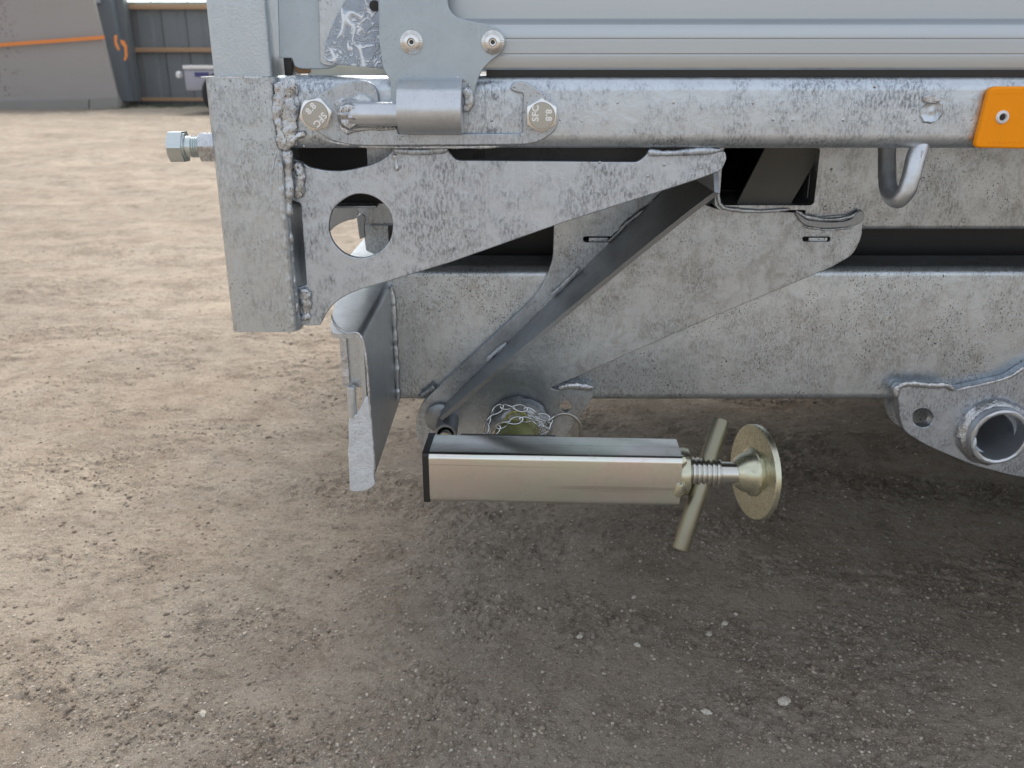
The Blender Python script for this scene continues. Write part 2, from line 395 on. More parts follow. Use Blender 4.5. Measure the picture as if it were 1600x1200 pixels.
b = t.bump(n2, .4, .015); b = t.bump(n6, .6, .008, b); b = t.bump(n3, .9, .005, b); b = t.bump(n4, .7, .0014, b)
t.set(Base_Color=c, Roughness=.95, Normal=b, Specular_IOR_Level=.15); M['dirt'] = t.m
def stone(name, a, b_):
    t = NT(name); oi = t.n('ShaderNodeNewGeometry')
    n = t.noise(t.pos(), 300, 4, .6)
    c = t.mix(oi.outputs['Random Per Island'], a, b_); c = t.mix(t.ramp(n, [(.4, .4), (.6, 0)]), c, (.14, .11, .09))
    t.set(Base_Color=c, Roughness=.9, Normal=t.bump(n, .3, .001)); M[name] = t.m
stone('gravel', (.16, .125, .095), (.62, .55, .46)); stone('clod', (.23, .185, .145), (.36, .30, .235)); stone('pebble', (.58, .53, .45), (.76, .71, .62))
# barn
t = NT('barn_wall'); t.set(Base_Color=t.mix(t.noise(t.pos(), 2, 3), (.15, .165, .175), (.20, .215, .225)), Roughness=.5, Metallic=.2); M['barn_wall'] = t.m
simple('barn_post', (.20, .23, .26), .2, .5, bscale=20); simple('wood', (.42, .27, .17), 0, .8, bscale=30)
t = NT('skylight'); t.set(Base_Color=(.75, .85, .80), Roughness=.4, Emission_Color=(.90, 1.0, .94), Emission_Strength=.95); M['skylight'] = t.m
t = NT('grey_sheet'); n1 = t.noise(t.pos(), .8, 4, .6); v = t.voro(t.pos(), 13); sx = t.n('ShaderNodeSeparateXYZ'); t.l(t.tc.outputs['Object'], sx.inputs[0])
zone = t.math('MULTIPLY', t.ramp(t.math('ADD', t.math('MULTIPLY', sx.outputs[0], -1), t.math('MULTIPLY', n1, .6)), [(.7, 0), (.95, 1)]), t.ramp(v, [(.22, .7), (.36, 0)]))
t.set(Base_Color=t.mix(zone, t.mix(n1, (.30, .275, .26), (.37, .345, .325)), (.20, .15, .15)), Roughness=.6, Normal=t.bump(t.noise(t.pos(), 3, 4), .3, .05)); M['grey_sheet'] = t.m
t = NT('checker'); n1 = t.noise(t.pos(), .8, 4, .6); v = t.voro(t.pos(scale=(1, 1, 1)), 14)
t.set(Base_Color=t.mix(t.ramp(v, [(.15, 1), (.3, 0)]), t.mix(n1, (.30, .265, .26), (.37, .335, .32)), (.22, .17, .17)), Roughness=.6); M['checker'] = t.m
simple('strap', (.85, .28, .07), 0, .7, bscale=60); simple('concrete', (.30, .29, .27), 0, .9, bscale=30); simple('lilac', (.36, .36, .42), .1, .5, bscale=20)
simple('grass', (.10, .13, .05), 0, .9, bscale=30); simple('white_paint', (.75, .75, .75), 0, .5); simple('blue_paint', (.05, .05, .18), 0, .5)

# ================================================================== THE TRAILER
TB = P(440, 518, .2); TB.z = 0
T = root('trailer', (TB.x, .2, 0), 'hot dip galvanised tipping trailer seen at its rear corner, with hinged side board', 'trailer')
XR = 3.0     # forward end of everything that runs out of frame on the right
WY = 1.75     # far side of the body
# --- side rail
zt = P(800, 118, 0).z; zb = P(800, 233, 0).z
xpost_r = P(447, 300, -.005).x; xpost_l = P(316, 122, -.005).x
rail = link('side_rail', extrude_axis(roundrect(0, .06, zb, zt, .0115, 12), xpost_r - .002, XR, 'x'), M['rail'], T)
# cut away notch beside the post is the collar/weld; zinc drips on the rail
def drips(parent, spots, Y, r0, name='zinc_drips', seed=1):
    rnd = random.Random(seed); ms = []
    for (x, y) in spots:
        r = r0 * rnd.uniform(.55, 1.25); c = P(x, y, Y)
        bm = bmesh.new(); bmesh.ops.create_icosphere(bm, subdivisions=2, radius=r)
        for v in bm.verts: v.co = Vector((v.co.x, v.co.y * .55, v.co.z * rnd.uniform(.9, 1.4))) + c
        ms.append(bmmesh(bm))
    return link(name, joinmeshes(ms), M['weld'], parent, kind='stuff')
drips(rail, [(875, 187), (909, 189), (965, 160), (1052, 160), (1176, 161), (1208, 186), (1239, 187), (1277, 161), (1317, 187), (1363, 187),
             (1430, 187), (1505, 186), (1518, 186), (1272, 142), (860, 160), (716, 122), (725, 125), (732, 134), (736, 161), (768, 188), (769, 216), (745, 216), (1367, 135), (462, 225), (475, 228)], .0, .0013)
# --- corner post: collar and inner upright
zc0 = P(400, 519, -.005).z; zc1 = P(380, 121, -.005).z
link('post_sleeve', box_tube(xpost_l, xpost_r, -.005, .058, zc0, zc1, 'z', r=.009, wall=.004), M['post'], T)
xu0 = P(331, 110, 0.001).x; xu1 = P(424, 110, .001).x
link('corner_upright', box_tube(xu0, xu1, .001, .052, zc0 + .05, 1.35, 'z', r=.005, wall=.003), M['peel'], T)
link('sleeve_lip', extrude_axis(roundrect(xpost_l - .0035, xpost_r - .006, -.0052, .058, .009), zc1 - .0004, zc1 + .0007, 'z', inner=roundrect(xpost_l + .004, xpost_r - .01, .0, .053, .004)), M['weld'], T)
# welds on the sleeve
weld([(444, 123), (448, 140), (446, 165), (452, 190), (449, 212), (451, 230)], -.0035, .0068, T, wob=.0035, flat=.24, mat=M['post_weld'])
weld([(434, 128), (438, 150), (433, 180), (437, 205), (440, 232)], -.0048, .0036, T, wob=.003, flat=.35, mat=M['post_weld'])
weld([(456, 130), (461, 160), (458, 190), (462, 220)], -.0005, .0042, T, wob=.003, flat=.45, mat=M['post_weld'])
weld([(440, 231), (452, 224), (464, 214), (476, 206)], -.003, .0028, T, wob=.0035)
weld([(447, 232), (449, 262), (450, 300), (451, 340)], .001, .0042, T, wob=.001, mat=M['post_weld'])
weld([(446, 330), (450, 380), (456, 440), (463, 508)], .002, .0034, T, wob=.0010, mat=M['post_weld'])
weld([(462, 252), (466, 270), (465, 292), (462, 310)], .010, .0052, T, wob=.004, flat=.5, mat=M['post_weld'])
weld([(473, 450), (478, 475), (476, 502)], .010, .0048, T, wob=.003, flat=.5, mat=M['post_weld'])
weld([(432, 236), (424, 280), (426, 340), (436, 420), (444, 500)], -.0048, .0008, T, wob=.0010, mat=M['post'])
weld([(438, 250), (440, 320), (446, 400), (452, 470), (458, 512)], -.0040, .0020, T, wob=.0016, flat=.3, mat=M['post'])

# --- gusset with round hole
gy = .012
go = rounded([(448, 246, 2), (470, 252, 6), (484, 262, 8), (520, 268, 25), (560, 264, 25), (598, 250, 12), (612, 237, 3), (614, 231, 1), (698, 231, 1), (702, 238, 4), (712, 250, 7), (996, 253, 8), (1008, 243, 5),
              (1014, 236, 3), (1050, 243, 8), (1090, 238, 8), (1133, 236, 3), (1136, 248, 4), (1128, 266, 8), (1080, 284, 12), (880, 348, 5), (700, 411, 5), (600, 441, 14), (552, 456, 20), (526, 470, 16), (508, 492, 10), (500, 508, 4),
              (482, 510, 4), (470, 506, 3), (464, 450, 2), (479, 445, 3), (470, 318, 3), (452, 312, 2)], 5, 5)
gus = link('gusset_plate', plate_mesh(go, gy, .005, [circ(564, 353, 50, 50, 48)], wob=.0005), M['gusset'], T)
drips(gus, [(920, 275), (937, 254), (1012, 275), (1095, 262), (1038, 257), (640, 265), (563, 402)], gy, .0013, seed=4)
weld([(612, 233), (640, 236), (670, 236), (700, 234)], .008, .0026, T, wob=.0006, mat=M['gusset'])
weld([(1012, 237), (1040, 240), (1075, 238), (1128, 234)], .008, .0026, T, wob=.0006, mat=M['gusset'])
weld([(615, 240), (619, 255), (621, 268)], gy, .0018, T)
# --- C-channel: rear cross member running across the trailer
xw = P(567, 524, .02).x; zf = P(567, 522, .02).z; zq = P(586, 766, .02).z
fw = .048; r = .007; th = .004
pf = []
def arc(cx, cz, r, a0, a1, n=5): return [(cx + r * math.cos(R(a0 + (a1 - a0) * k / n)), cz + r * math.sin(R(a0 + (a1 - a0) * k / n))) for k in range(n + 1)]
def cprof(fl):
    o = [(xw - fl, zf)] + arc(xw - r, zf - r, r, 90, 0) + arc(xw - r, zq + r, r, 0, -90) + [(xw - .016, zq)]
    i = [(xw - .016, zq + th)] + arc(xw - r, zq + r, r - th, -90, 0) + arc(xw - r, zf - r, r - th, 0, 90) + [(xw - fl, zf - th)]
    return o + i
v = []; f = []
ys = [.02, .024, .032, .045, .07, .1, .2, .3, .8, WY - .02]; fls = [.022, .027, .0305, .033, .037, .041, .054, .070, .070, .070]
for y, fl in zip(ys, fls):
    for x, z in cprof(fl): v.append((x, y, z))
N = len(cprof(.03))
for s in range(len(ys) - 1):
    for i in range(N): j = (i + 1) % N; f.append((s * N + i, (s + 1) * N + i, (s + 1) * N + j, s * N + j))
f.append(tuple(range(N))); f.append(tuple(range((len(ys) - 1) * N, len(ys) * N)))
bm = bmesh.new(); me = mesh(v, f); bm.from_mesh(me)
cm = link('rear_cross_member', bmmesh(bm), M['channel'], T)
weld([(518, 492, .03), (524, 508, .026), (540, 520, .022), (562, 523, .02), (572, 560, .02), (578, 640, .02), (583, 700, .02), (587, 750, .02)], .02, .0011, T, wob=.0007)
# end plates inside its mouth
link('mouth_plate', plate_mesh(rounded([(529, 526), (566, 526), (575, 606), (535, 604)], 4), .030, .004, wob=.0005), M['channel'], T)
link('white_end_plate', plate_mesh(catmull([(546, 655), (556, 648), (566, 632), (574, 618), (578, 640), (583, 690), (584, 740), (585, 755), (574, 766), (552, 768), (546, 760), (545, 720), (544, 690)], 3), .0185, .004, wob=.0012), M['white_zinc'], T)
link('mouth_rod', lathe([(.0001, 0), (.0042, .0005), (.0042, .028), (.0038, .03), (.0001, .0302)], P(551, 652, .022), (0.02, 0, 1), 16), M['channel'], T)
link('mouth_strip', plate_mesh(rounded([(531, 524), (541, 524), (547, 600), (535, 602)], 3), .026, .004, wob=.0008), M['weld'], T)
# --- chassis beam (lower)
by = .21
xb0 = P(612, 520, by).x; zbt = P(800, 417, by).z; zbb = P(800, 627, by).z
beam = link('chassis_beam', extrude_axis(roundrect(by, by + .07, zbb, zbt, .0105, 10), xb0 - .002, XR, 'x'), M['beam'], T)
weld([(611, 446), (615, 480), (618, 540), (621, 600), (622, 628)], by - .002, .0030, T, wob=.001, mat=M['channel'])
# --- tipper sub frame beam above it
sy = .203
zst = P(800, 235, sy).z + .045; zsb = P(1450, 359, sy).z
xs1 = P(1262, 300, sy).x
sub = link('sub_frame_beam', extrude_axis(roundrect(sy, sy + .06, zsb, zst, .005, 6), xs1, XR, 'x'), M['bracket'], T)
drips(sub, [(1299, 265), (1308, 285), (1306, 318), (1289, 325), (1442, 280), (1505, 345)], sy, .0016, seed=9)
link('sub_frame_beam', extrude_axis(roundrect(sy + .02, sy + .08, zsb, zst, .005, 6), xb0 - .02, P(1118, 300, sy).x, 'x'), M['bracket'], T)
# --- open cross tube between them, with diagonal bar inside
wx0 = P(1118, 300, .18).x; wx1 = P(1281, 300, .18).x; wz0 = P(1200, 328, .18).z; wz1 = P(1200, 222, .18).z
link('cross_tube', box_tube(wx0, wx1, .180, 1.3, wz0, wz1, 'y', r=.009, wall=.0045), M['bracket'], T)
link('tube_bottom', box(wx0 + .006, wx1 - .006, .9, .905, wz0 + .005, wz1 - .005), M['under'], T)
dq = [P(1198, 228, .195), P(1285, 228, .195), P(1232, 322, .195), P(1150, 322, .195)]
me = plate_mesh([(1198, 226), (1290, 226), (1233, 324), (1148, 324)], .193, .004)
link('diagonal_bar', me, M['grey_bar'], T)
weld([(1121, 245), (1121, 300), (1128, 322), (1150, 328), (1190, 330), (1235, 327)], .178, .0018, T, wob=.001, mat=M['bracket'])
# --- leg bracket plate on the beams
bo = [(866, 345, 3), (864, 405, 10), (853, 438, 18), (832, 468, 12), (692, 598, 10), (662, 626, 14), (648, 655, 18), (652, 688, 14), (668, 712, 12), (720, 735, 5), (850, 728, 5), (878, 692, 5), (905, 652, 5), (930, 614, 4), (924, 603, 4), (896, 602, 4),
      (872, 610, 5), (860, 606, 3), (905, 587, 3), (1000, 545, 3), (1100, 501, 3), (1300, 417, 4), (1333, 398, 12), (1346, 372, 10), (1350, 338, 4), (1330, 334, 3), (1262, 340, 4), (1250, 332, 3), (1120, 326, 4), (1040, 296, 4), (960, 300, 3)]
brk = link('leg_bracket', plate_mesh(rounded(bo, 5, 5), .200, .0097, [rounded([(912, 370), (957, 370), (957, 378), (912, 378)], 4), rounded([(1254, 370), (1297, 370), (1297, 377), (1254, 377)], 4), circ(884, 635, 9, 9, 20)], wob=.0005), M['bracket'], T)
for a_, b_ in ((920, 951), (1262, 1292)):
    p0 = P(a_, 377.5, .204); p1 = P(b_, 371, .204)
    link('slot_tongue', box(p0.x, p1.x, .202, .208, p0.z, p1.z, .0005), M['bracket'], T)
# weld seam above the right-hand slot
link('sagging_lip', plate_mesh(catmull([(1243, 331), (1262, 343), (1300, 347), (1328, 343), (1343, 330), (1351, 336), (1341, 351), (1300, 357), (1258, 352)], 4), .196, .006, wob=.0006), M['brace'], T)
weld([(1243, 329), (1264, 340), (1300, 343), (1330, 338), (1346, 328)], .198, .0022, T, mat=M['bracket'])
weld([(1256, 354), (1290, 359), (1325, 356), (1342, 348)], .1985, .0014, T, mat=M['bracket'])
weld([(872, 608), (890, 603), (912, 604), (927, 607)], .197, .0034, T)
weld([(655, 620), (668, 612), (680, 604)], .203, .0035, T, mat=M['brace'])
# perpendicular brace plate (outrigger) – stands out towards the rail
ry = .199
A2 = P(1066, 225, ry); A = P(1066, 268, ry); B = P(690, 637, ry)
rows = []
def brace():
    v = []; f = []; n = 40
    pth = [(A2, .055), (A.lerp(A2, .5), .05)]
    for k in range(n + 1):
        s = k / n; y = .045 + (.168 - .045) * (s ** .80)
        pth.append((A.lerp(B, s), y))
    th = .0045
    for i, (p, y) in enumerate(pth):
        q0 = pth[max(i - 1, 0)][0]; q1 = pth[min(i + 1, len(pth) - 1)][0]
        tg = (q1 - q0); nr = Vector((-tg.z, 0, tg.x)).normalized() * th
        for off in (Vector((0, 0, 0)), nr):
            for yy in (ry, y + .001, y, ) if off.length == 0 else (y, y + .001, ry):
                v.append((p.x + off.x, yy, p.z + off.z))
    m_ = 6
    for i in range(len(pth) - 1):
        for k in range(m_): j = (k + 1) % m_; f.append((i * m_ + k, i * m_ + j, (i + 1) * m_ + j, (i + 1) * m_ + k))
    f.append(tuple(range(m_))); f.append(tuple(range((len(pth) - 1) * m_, len(pth) * m_)))
    bm = bmesh.new(); me = mesh(v, f); bm.from_mesh(me); return bmmesh(bm)
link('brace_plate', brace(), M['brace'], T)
weld([(905, 418), (892, 433), (872, 452), (862, 462)], ry - .002, .0026, T, mat=M['white_zinc'])
weld([(792, 535), (782, 544), (768, 556), (760, 565)], ry - .002, .0028, T, mat=M['white_zinc'])
weld([(1045, 292), (1020, 318), (985, 345), (950, 380)], ry - .001, .0030, T, mat=M['brace'])
# --- small bush with pin, pivot sleeve
bc = P(690, 662, .15)
link('pin_bush', lathe([(.0095, .05), (.0125, .048), (.0125, .004), (.0115, 0), (.009, 0), (.009, .03)], P(696, 679, .160), (0, 1, 0), 28, inner_open=True), M['brace'], T)
link('bush_collar', lathe([(.0125, 0), (.0165, .002), (.0165, .006), (.0125, .01)], P(686, 655, .19), (0, 1, 0), 28, wob=.001), M['brace'], T)
link('lock_pin', lathe([(.0001, 0), (.006, .0005), (.0072, .002), (.0072, .07)], P(696, 684, .152), (0, 1, 0), 24), M['chrome'], T)
pc = P(808, 684, .19)
link('pivot_boss', lathe([(.026, -.004), (.032, .001), (.0365, .008), (.0375, .014)], P(811, 677, .181), (0, 1, 0), 40, wob=.0035), M['weld'], T)
# --- lower right suspension bracket
sb = rounded([(1397, 612, 5), (1404, 602, 4), (1478, 604, 5), (1492, 609, 6), (1575, 591, 8), (1604, 572, 8), (1660, 548, 8), (1760, 545, 8), (1800, 600, 20), (1740, 740, 30), (1640, 750, 20), (1590, 745, 20), (1520, 727, 20), (1450, 697, 15), (1414, 675, 10), (1406, 655, 6), (1404, 625, 5)], 5)
susp = link('suspension_bracket', plate_mesh(sb, .196, .0136, [circ(1442, 653, 16, 15, 28), circ(1552, 676, 33, 33, 36)], wob=.0005), M['gusset'], T)
link('suspension_bracket', plate_mesh([(p[0] - 22, p[1] - 17) for p in sb], .272, .006, [circ(1412, 630, 13, 12, 20)]), M['bracket'], T)
ctr = P(1564, 684, .176)
link('bracket_tube', lathe([(.0335, .020), (.0335, .003), (.0325, .0008), (.030, 0), (.0275, .0008), (.0268, .003), (.0268, .12)], ctr, (0, 1, 0), 48, wob=.0006, inner_open=True), M['barrel'], T)
link('tube_weld', lathe([(.033, 0), (.037, .002), (.040, .006), (.040, .012)], ctr + Vector((0, .010, 0)), (0, 1, 0), 48, wob=.003, inner_open=True), M['weld'], T)
link('bore_shade_disc', lathe([(.0001, 0), (.0264, 0.001), (.0264, .01)], ctr + Vector((0, .09, 0)), (0, 1, 0), 32), M['under'], T)  # near-black disc across the bore, coloured for the shade inside
link('zinc_run', lathe([(.0001, -.001), (.002, 0), (.0024, .006), (.0012, .011), (.0001, .012)], P(1521, 699, .149), (0, 0, 1), 12), M['white_zinc'], T)
weld([(1401, 622), (1402, 606), (1420, 600), (1450, 602), (1478, 602), (1492, 610)], .194, .0034, T, wob=.001)
weld([(1492, 610), (1530, 602), (1575, 590), (1600, 574)], .197, .0020, T, wob=.0006)
# --- hinge: base plate on the rail
bp = rounded([(476, 178, 12), (492, 152, 12), (520, 133, 14), (552, 126, 14), (578, 127, 8), (590, 140, 8), (592, 160, 2), (592, 196, 2), (620, 198, 2), (622, 209, 3), (816, 209, 5), (817, 146, 3), (803, 144, 4), (796, 138, 5), (802, 129, 5), (820, 127, 8),
              (845, 142, 12), (868, 160, 12), (876, 185, 12), (866, 208, 10), (840, 223, 8), (818, 227, 6), (560, 228, 14), (520, 221, 14), (490, 203, 12)], 5, 6)
link('hinge_base_plate', plate_mesh(bp, -.0062, .0062, bev=.0010, wob=.0006), M['plate'], T)
weld([(500, 214), (512, 220), (530, 224), (548, 227)], -.0045, .0009, T, wob=.0009)
weld([(560, 229), (620, 230), (700, 230), (780, 229)], -.0015, .0013, T, wob=.0009)
# hinge pin welded on
link('hinge_pin', lathe([(.0001, 0), (.0082, .001), (.0092, .004), (.0092, .055)], P(540, 178, -.0125), (1, 0, 0), 32, wob=.0006), M['barrel'], T)
link('pin_end_weld', lathe([(.0001, -.004), (.006, -.0035), (.0105, 0), (.0115, .006), (.0098, .012)], P(536, 178, -.011), (1, 0, 0), 32, wob=.0035), M['weld'], T)
def blob(pxs, Y, th, wob=.0018):
    me = plate_mesh(catmull(pxs, 4), Y, th, bev=th * .42, wob=wob)
    for v in me.vertices: v.co.y += .0009 * noise.noise(v.co * 300)
    return me
link('weld_blob', blob([(520, 162), (532, 152), (545, 154), (562, 147), (575, 150), (582, 160), (560, 168), (536, 166)], -.011, .008), M['white_zinc'], T)
link('weld_blob', blob([(530, 192), (545, 196), (575, 194), (615, 195), (616, 203), (570, 206), (540, 210), (528, 204)], -.0075, .004), M['weld'], T)
link('weld_blob', blob([(528, 182), (540, 186), (545, 200), (548, 208), (540, 212), (532, 202)], -.008, .005), M['weld'], T)
# hinge leaf with rolled barrel
hl = rounded([(590, -60, 1), (592, 60, 1), (598, 108, 10), (610, 126, 8), (612, 164, 3), (700, 176, 3), (726, 176, 8), (739, 160, 6), (742, 140, 8), (751, 112, 12), (768, 94, 12), (785, 82, 10), (791, 65, 12), (785, 48, 10), (764, 38, 10), (735, 33, 10), (711, 26, 10), (700, 12, 8), (697, -60, 1)], 5, 6)
leaf = link('hinge_leaf', plate_mesh(hl, -.0100, .005, wob=.0002), M['sheet'], T)
bx0 = P(624, 170, -.024).x; bx1 = P(722, 170, -.024).x
zc = P(670, 171, -.024).z; br = .0182
pro = [(-.024 + br * math.cos(R(a)), zc + br * math.sin(R(a))) for a in range(-180, 125, 12)]
pro = [(-.006, zc + .020), (-.010, zc + .0215), (-.016, zc + .0222), (-.024, zc + .0212)] + [(-.024 + br * math.cos(R(a)), zc + br * math.sin(R(a))) for a in range(108, 360, 9)] + [(-.024 + br, zc)]
link('hinge_barrel', extrude_axis(pro, bx0, bx1, 'x', seg=14, wob=.0003), M['barrel'], T)
drips(leaf, [(715, 122), (725, 126), (732, 134), (736, 162)], -.0100, .0016, seed=3)
weld([(724, 138), (731, 150), (732, 165), (725, 174)], -.012, .0036, T)
# rosette screws on the leaf
def rosette(c):
    sc = link('rosette_screw', lathe([(.0088, .0015), (.0090, .0003), (.0086, -.0009), (.0052, -.0030), (.0044, -.0034), (.0030, -.0036), (.0027, -.0030), (.0024, -.001), (.0001, -.0008)], c, (0, 1, 0), 40), M['bolt_edge'], T)
    ms = []
    for k in range(36):
        a = 2 * math.pi * k / 36
        ms.append(sweep([c + Vector((math.cos(a) * .0056, -.0028, math.sin(a) * .0056)), c + Vector((math.cos(a) * .0086, -.0008, math.sin(a) * .0086))], .00022, 5))
    link('serration', joinmeshes(ms), M['bolt_warm'], sc, kind='stuff')
    link('socket', lathe([(.0001, 0), (.0018, .0001)], c + Vector((0, -.0012, 0)), (0, 1, 0), 6), M['dark_metal'], sc)
rosette(P(643, 66, -.0100)); rosette(P(770, 66, -.0100))
# --- hex bolts with lettering
def hexhead(c, axis, af, h, rot, n=48):
    """axis points outward; af across flats"""
    d, u, w_ = frame(axis); ap = af / 2; v = []; f = []
    rings = []
    def hexr(a):
        a = (a - rot) % (math.pi / 3) - math.pi / 6
        return ap / math.cos(a)
    for lvl in range(5):
        for k in range(n):
            a = 2 * math.pi * k / n; hr = hexr(a)
            if lvl == 0: rr, t = hr, 0
            elif lvl == 1: rr, t = hr, h - .45 * (hr - ap * .955)
            elif lvl == 2: rr, t = ap * .955, h
            elif lvl == 3: rr, t = ap * .90, h + .0001
            else: rr, t = ap * .86, h - .0004
            v.append(c + d * t + (u * math.cos(a) + w_ * math.sin(a)) * rr)
    for s in range(4):
        for k in range(n): j = (k + 1) % n; f.append((s * n + k, s * n + j, (s + 1) * n + j, (s + 1) * n + k))
    f.append(tuple(range(n))); f.append(tuple(range(4 * n, 5 * n)))
    bm = bmesh.new(); me = mesh(v, f); bm.from_mesh(me); return bmmesh(bm)
def facebolt(px, py, rot, words, af=.0225):
    c = P(px, py, -.0062)
    b = link('hex_bolt', hexhead(c, (0, -1, 0), af, .0085, rot), M['bolt_edge'], T, sm=28)
    link('bolt_face', lathe([(af * .44, .0003), (af * .43, -.0001), (.0001, -.0002)], c + Vector((0, -.0087, 0)), (0, 1, 0), 40), M['bolt_warm'], b)
    for s, x, y, ang, size in words:
        me = text_mesh(s, size, .0002)
        q = P(x, y, -.0062 - .0092)
        me.transform(Matrix.Translation(q) @ Matrix.Rotation(R(90), 4, 'X') @ Matrix.Rotation(R(ang), 4, 'Z'))
        link('raised_lettering', me, M['letter'], b, sm=0)
facebolt(496, 178, R(10), [('8.8', 486, 170, 45, .0066), ('SFC', 500, 187, -133, .0070)])
facebolt(846, 180, R(30), [('SFC', 837, 177, 90, .0070), ('8.8', 857, 180, -90, .0066)])
# --- adjusting bolt on the post's outer side
def sidebolt():
    q = P(300, 229, .018)
    x0 = P(267, 229, .018).x; x1 = P(290, 229, .018).x
    c = Vector((x1, q.y, q.z))
    b = link('adjusting_bolt', hexhead(c, (-1, 0, 0), .0236, x1 - x0, R(2)), M['bolt_zinc'], T, sm=28, label='zinc plated hex bolt screwed into the side of the sleeve')
    prof = [(.0108, -.0002), (.0108, .0012), (.0086, .0018)]
    t = .006
    prof.append((.0086, t))
    while t < .030:
        prof += [(.0088, t + .0002), (.0078, t + .0009), (.0088, t + .0016)]; t += .0018
    link('thread', lathe(prof, c, (1, 0, 0), 28), M['bolt_zinc'], b)
    xn = P(315, 229, .018).x
    n_ = link('hex_nut', hexhead(Vector((xpost_l + .002, q.y, q.z - .0005)), (-1, 0, 0), .0225, xpost_l + .002 - xn, R(5)), M['weld'], b, sm=28)
sidebolt()
# --- dimple weld on the rail, under-hook, reflector
dc = P(1455, 174, 0)
link('dimple', lathe([(.0100, .0006), (.0094, -.0006), (.0084, -.0013), (.0070, -.0010), (.0052, -.0002), (.0028, -.0001), (.0014, -.0006), (.0001, -.0007)], dc, (0, 1, 0), 40, wob=.0016), M['rail'], T)
link('weld_blob', blob([(1444, 152), (1455, 146), (1468, 150), (1472, 158), (1462, 162), (1448, 161)], -.0022, .003), M['weld'], T)
hk = [P(1440, 212, .012), P(1437, 229, .0095), P(1430, 250, .006), P(1424, 275, .004), P(1416, 298, .004), P(1404, 311, .010), P(1394, 306, .022), P(1388, 292, .034), P(1386, 270, .046), P(1386, 240, .056), P(1386, 215, .060)]
link('lashing_hook', sweep(catmull(hk, 6, closed=False), .0074, 20, wob=.0004, wfreq=150), M['barrel'], T)
link('hook_seam', sweep(catmull([P(1441, 235, .001), P(1434, 262, -.0015), P(1424, 292, -.002)], 12, closed=False), .0009, 8, wob=.0008, wfreq=500), M['weld'], T)
rf = link('side_reflector', plate_mesh(rounded([(1548, 135, 12), (1700, 135, 8), (1692, 234, 8), (1523, 231, 9)], 8, 6), -.0065, .0065, bev=.0016), M['orange'], T, label='orange plastic side reflector with a hollow rivet')
gc = P(1566, 183, -.0065)
link('rivet', lathe([(.0052, .0005), (.0052, -.0006), (.0044, -.0016), (.0032, -.0018), (.0026, -.001), (.0024, .001)], gc, (0, 1, 0), 28, inner_open=True), M['grommet'], rf)
link('rivet_hole', lathe([(.0001, 0), (.0024, .0001)], gc + Vector((0, -.0002, 0)), (0, 1, 0), 16), M['black'], rf)
ms = []
for k in range(14):   # moulded ticks along the edges
    for yy in (146, 222):
        q = P(1556 - (10 if yy > 200 else 0) + k * 8, yy, -.0066); ms.append(box(q.x - .0007, q.x + .0007, q.y - .0003, q.y, q.z - .0004, q.z + .0004, 0))
link('moulded_ticks', joinmeshes(ms), M['orange'], rf, kind='stuff', sm=0)
# --- side board profile above the rail
z_bot = P(900, 112, .0).z; z_sh = P(900, 45, 0).z; z_sh2 = P(900, 31, .0).z; g1 = P(900, 61, 0).z; g2 = P(900, 85, 0).z
fy = .004
bpf = [(.032, z_bot + .004), (fy + .006, z_bot), (fy + .0025, z_bot + .0008), (fy + .0006, z_bot + .003), (fy, z_bot + .007)]
for g in (g2, g1): bpf += [(fy, g - .0009), (fy + .0003, g - .0003), (fy + .0003, g + .0003), (fy, g + .0009)]
bpf += [(fy, z_sh), (fy + .0012, z_sh + .003), (fy + .004, z_sh + .0055), (fy + .0085, z_sh + .0072), (fy + .0105, z_sh + .0078), (fy + .022, z_sh + .0082), (fy + .022, z_sh + .34), (.032, z_sh + .34)]
link('side_board', extrude_axis(bpf, P(604, 60, 0).x, XR, 'x'), M['board'], T, sm=25)
link('gap_shade_strip', box(P(760, 115, .01).x, XR, .006, .05, zt - .001, z_bot + .003, 0), M['black'], T)  # black strip in the board-to-rail gap, painted in place of its shade
# --- plates left of the hinge
link('run_streaked_plate', plate_mesh(rounded([(548, -60, 1), (538, 0, 10), (520, 35, 10), (507, 70, 8), (508, 94, 8), (522, 101, 6), (600, 107, 3), (640, 107, 3), (640, -60, 1)], 5), .004, .004, wob=.0006), M['runs'], T)
link('end_plate', plate_mesh(rounded([(432, -60, 1), (520, -60, 1), (540, 60, 2), (535, 98, 8), (515, 108, 10), (470, 108, 5), (460, 104, 3), (456, 91, 2), (436, 91, 2)], 5), .016, .003), M['sheet'], T)
link('end_plate', plate_mesh(rounded([(495, -60, 1), (570, -60, 1), (570, 60, 2), (560, 96, 8), (515, 104, 10), (500, 100, 5)], 5), .012, .003, wob=.0005), M['channel'], T)
link('plate_hole', lathe([(.0001, 0), (.0040, .0002)], P(585, 9, .0035), (0, 1, 0), 20), M['black'], T)
link('floor_edge', box(P(480, 110, .022).x, P(700, 110, .022).x, .022, .05, P(500, 126, .022).z, P(500, 98, .022).z, .002), M['cream'], T)
link('wooden_wedge', plate_mesh(catmull([(459, 94), (466, 93), (470, 102), (484, 108), (482, 114), (466, 114), (460, 106)], 4), .020, .01), M['brown'], T)
link('notch_shade_block', box(P(443, 100, .02).x, P(456, 100, .02).x, .02, .05, P(450, 118, .02).z, P(450, 90, .02).z, .001), M['black'], T)  # black block standing for the shade in the notch beside the post
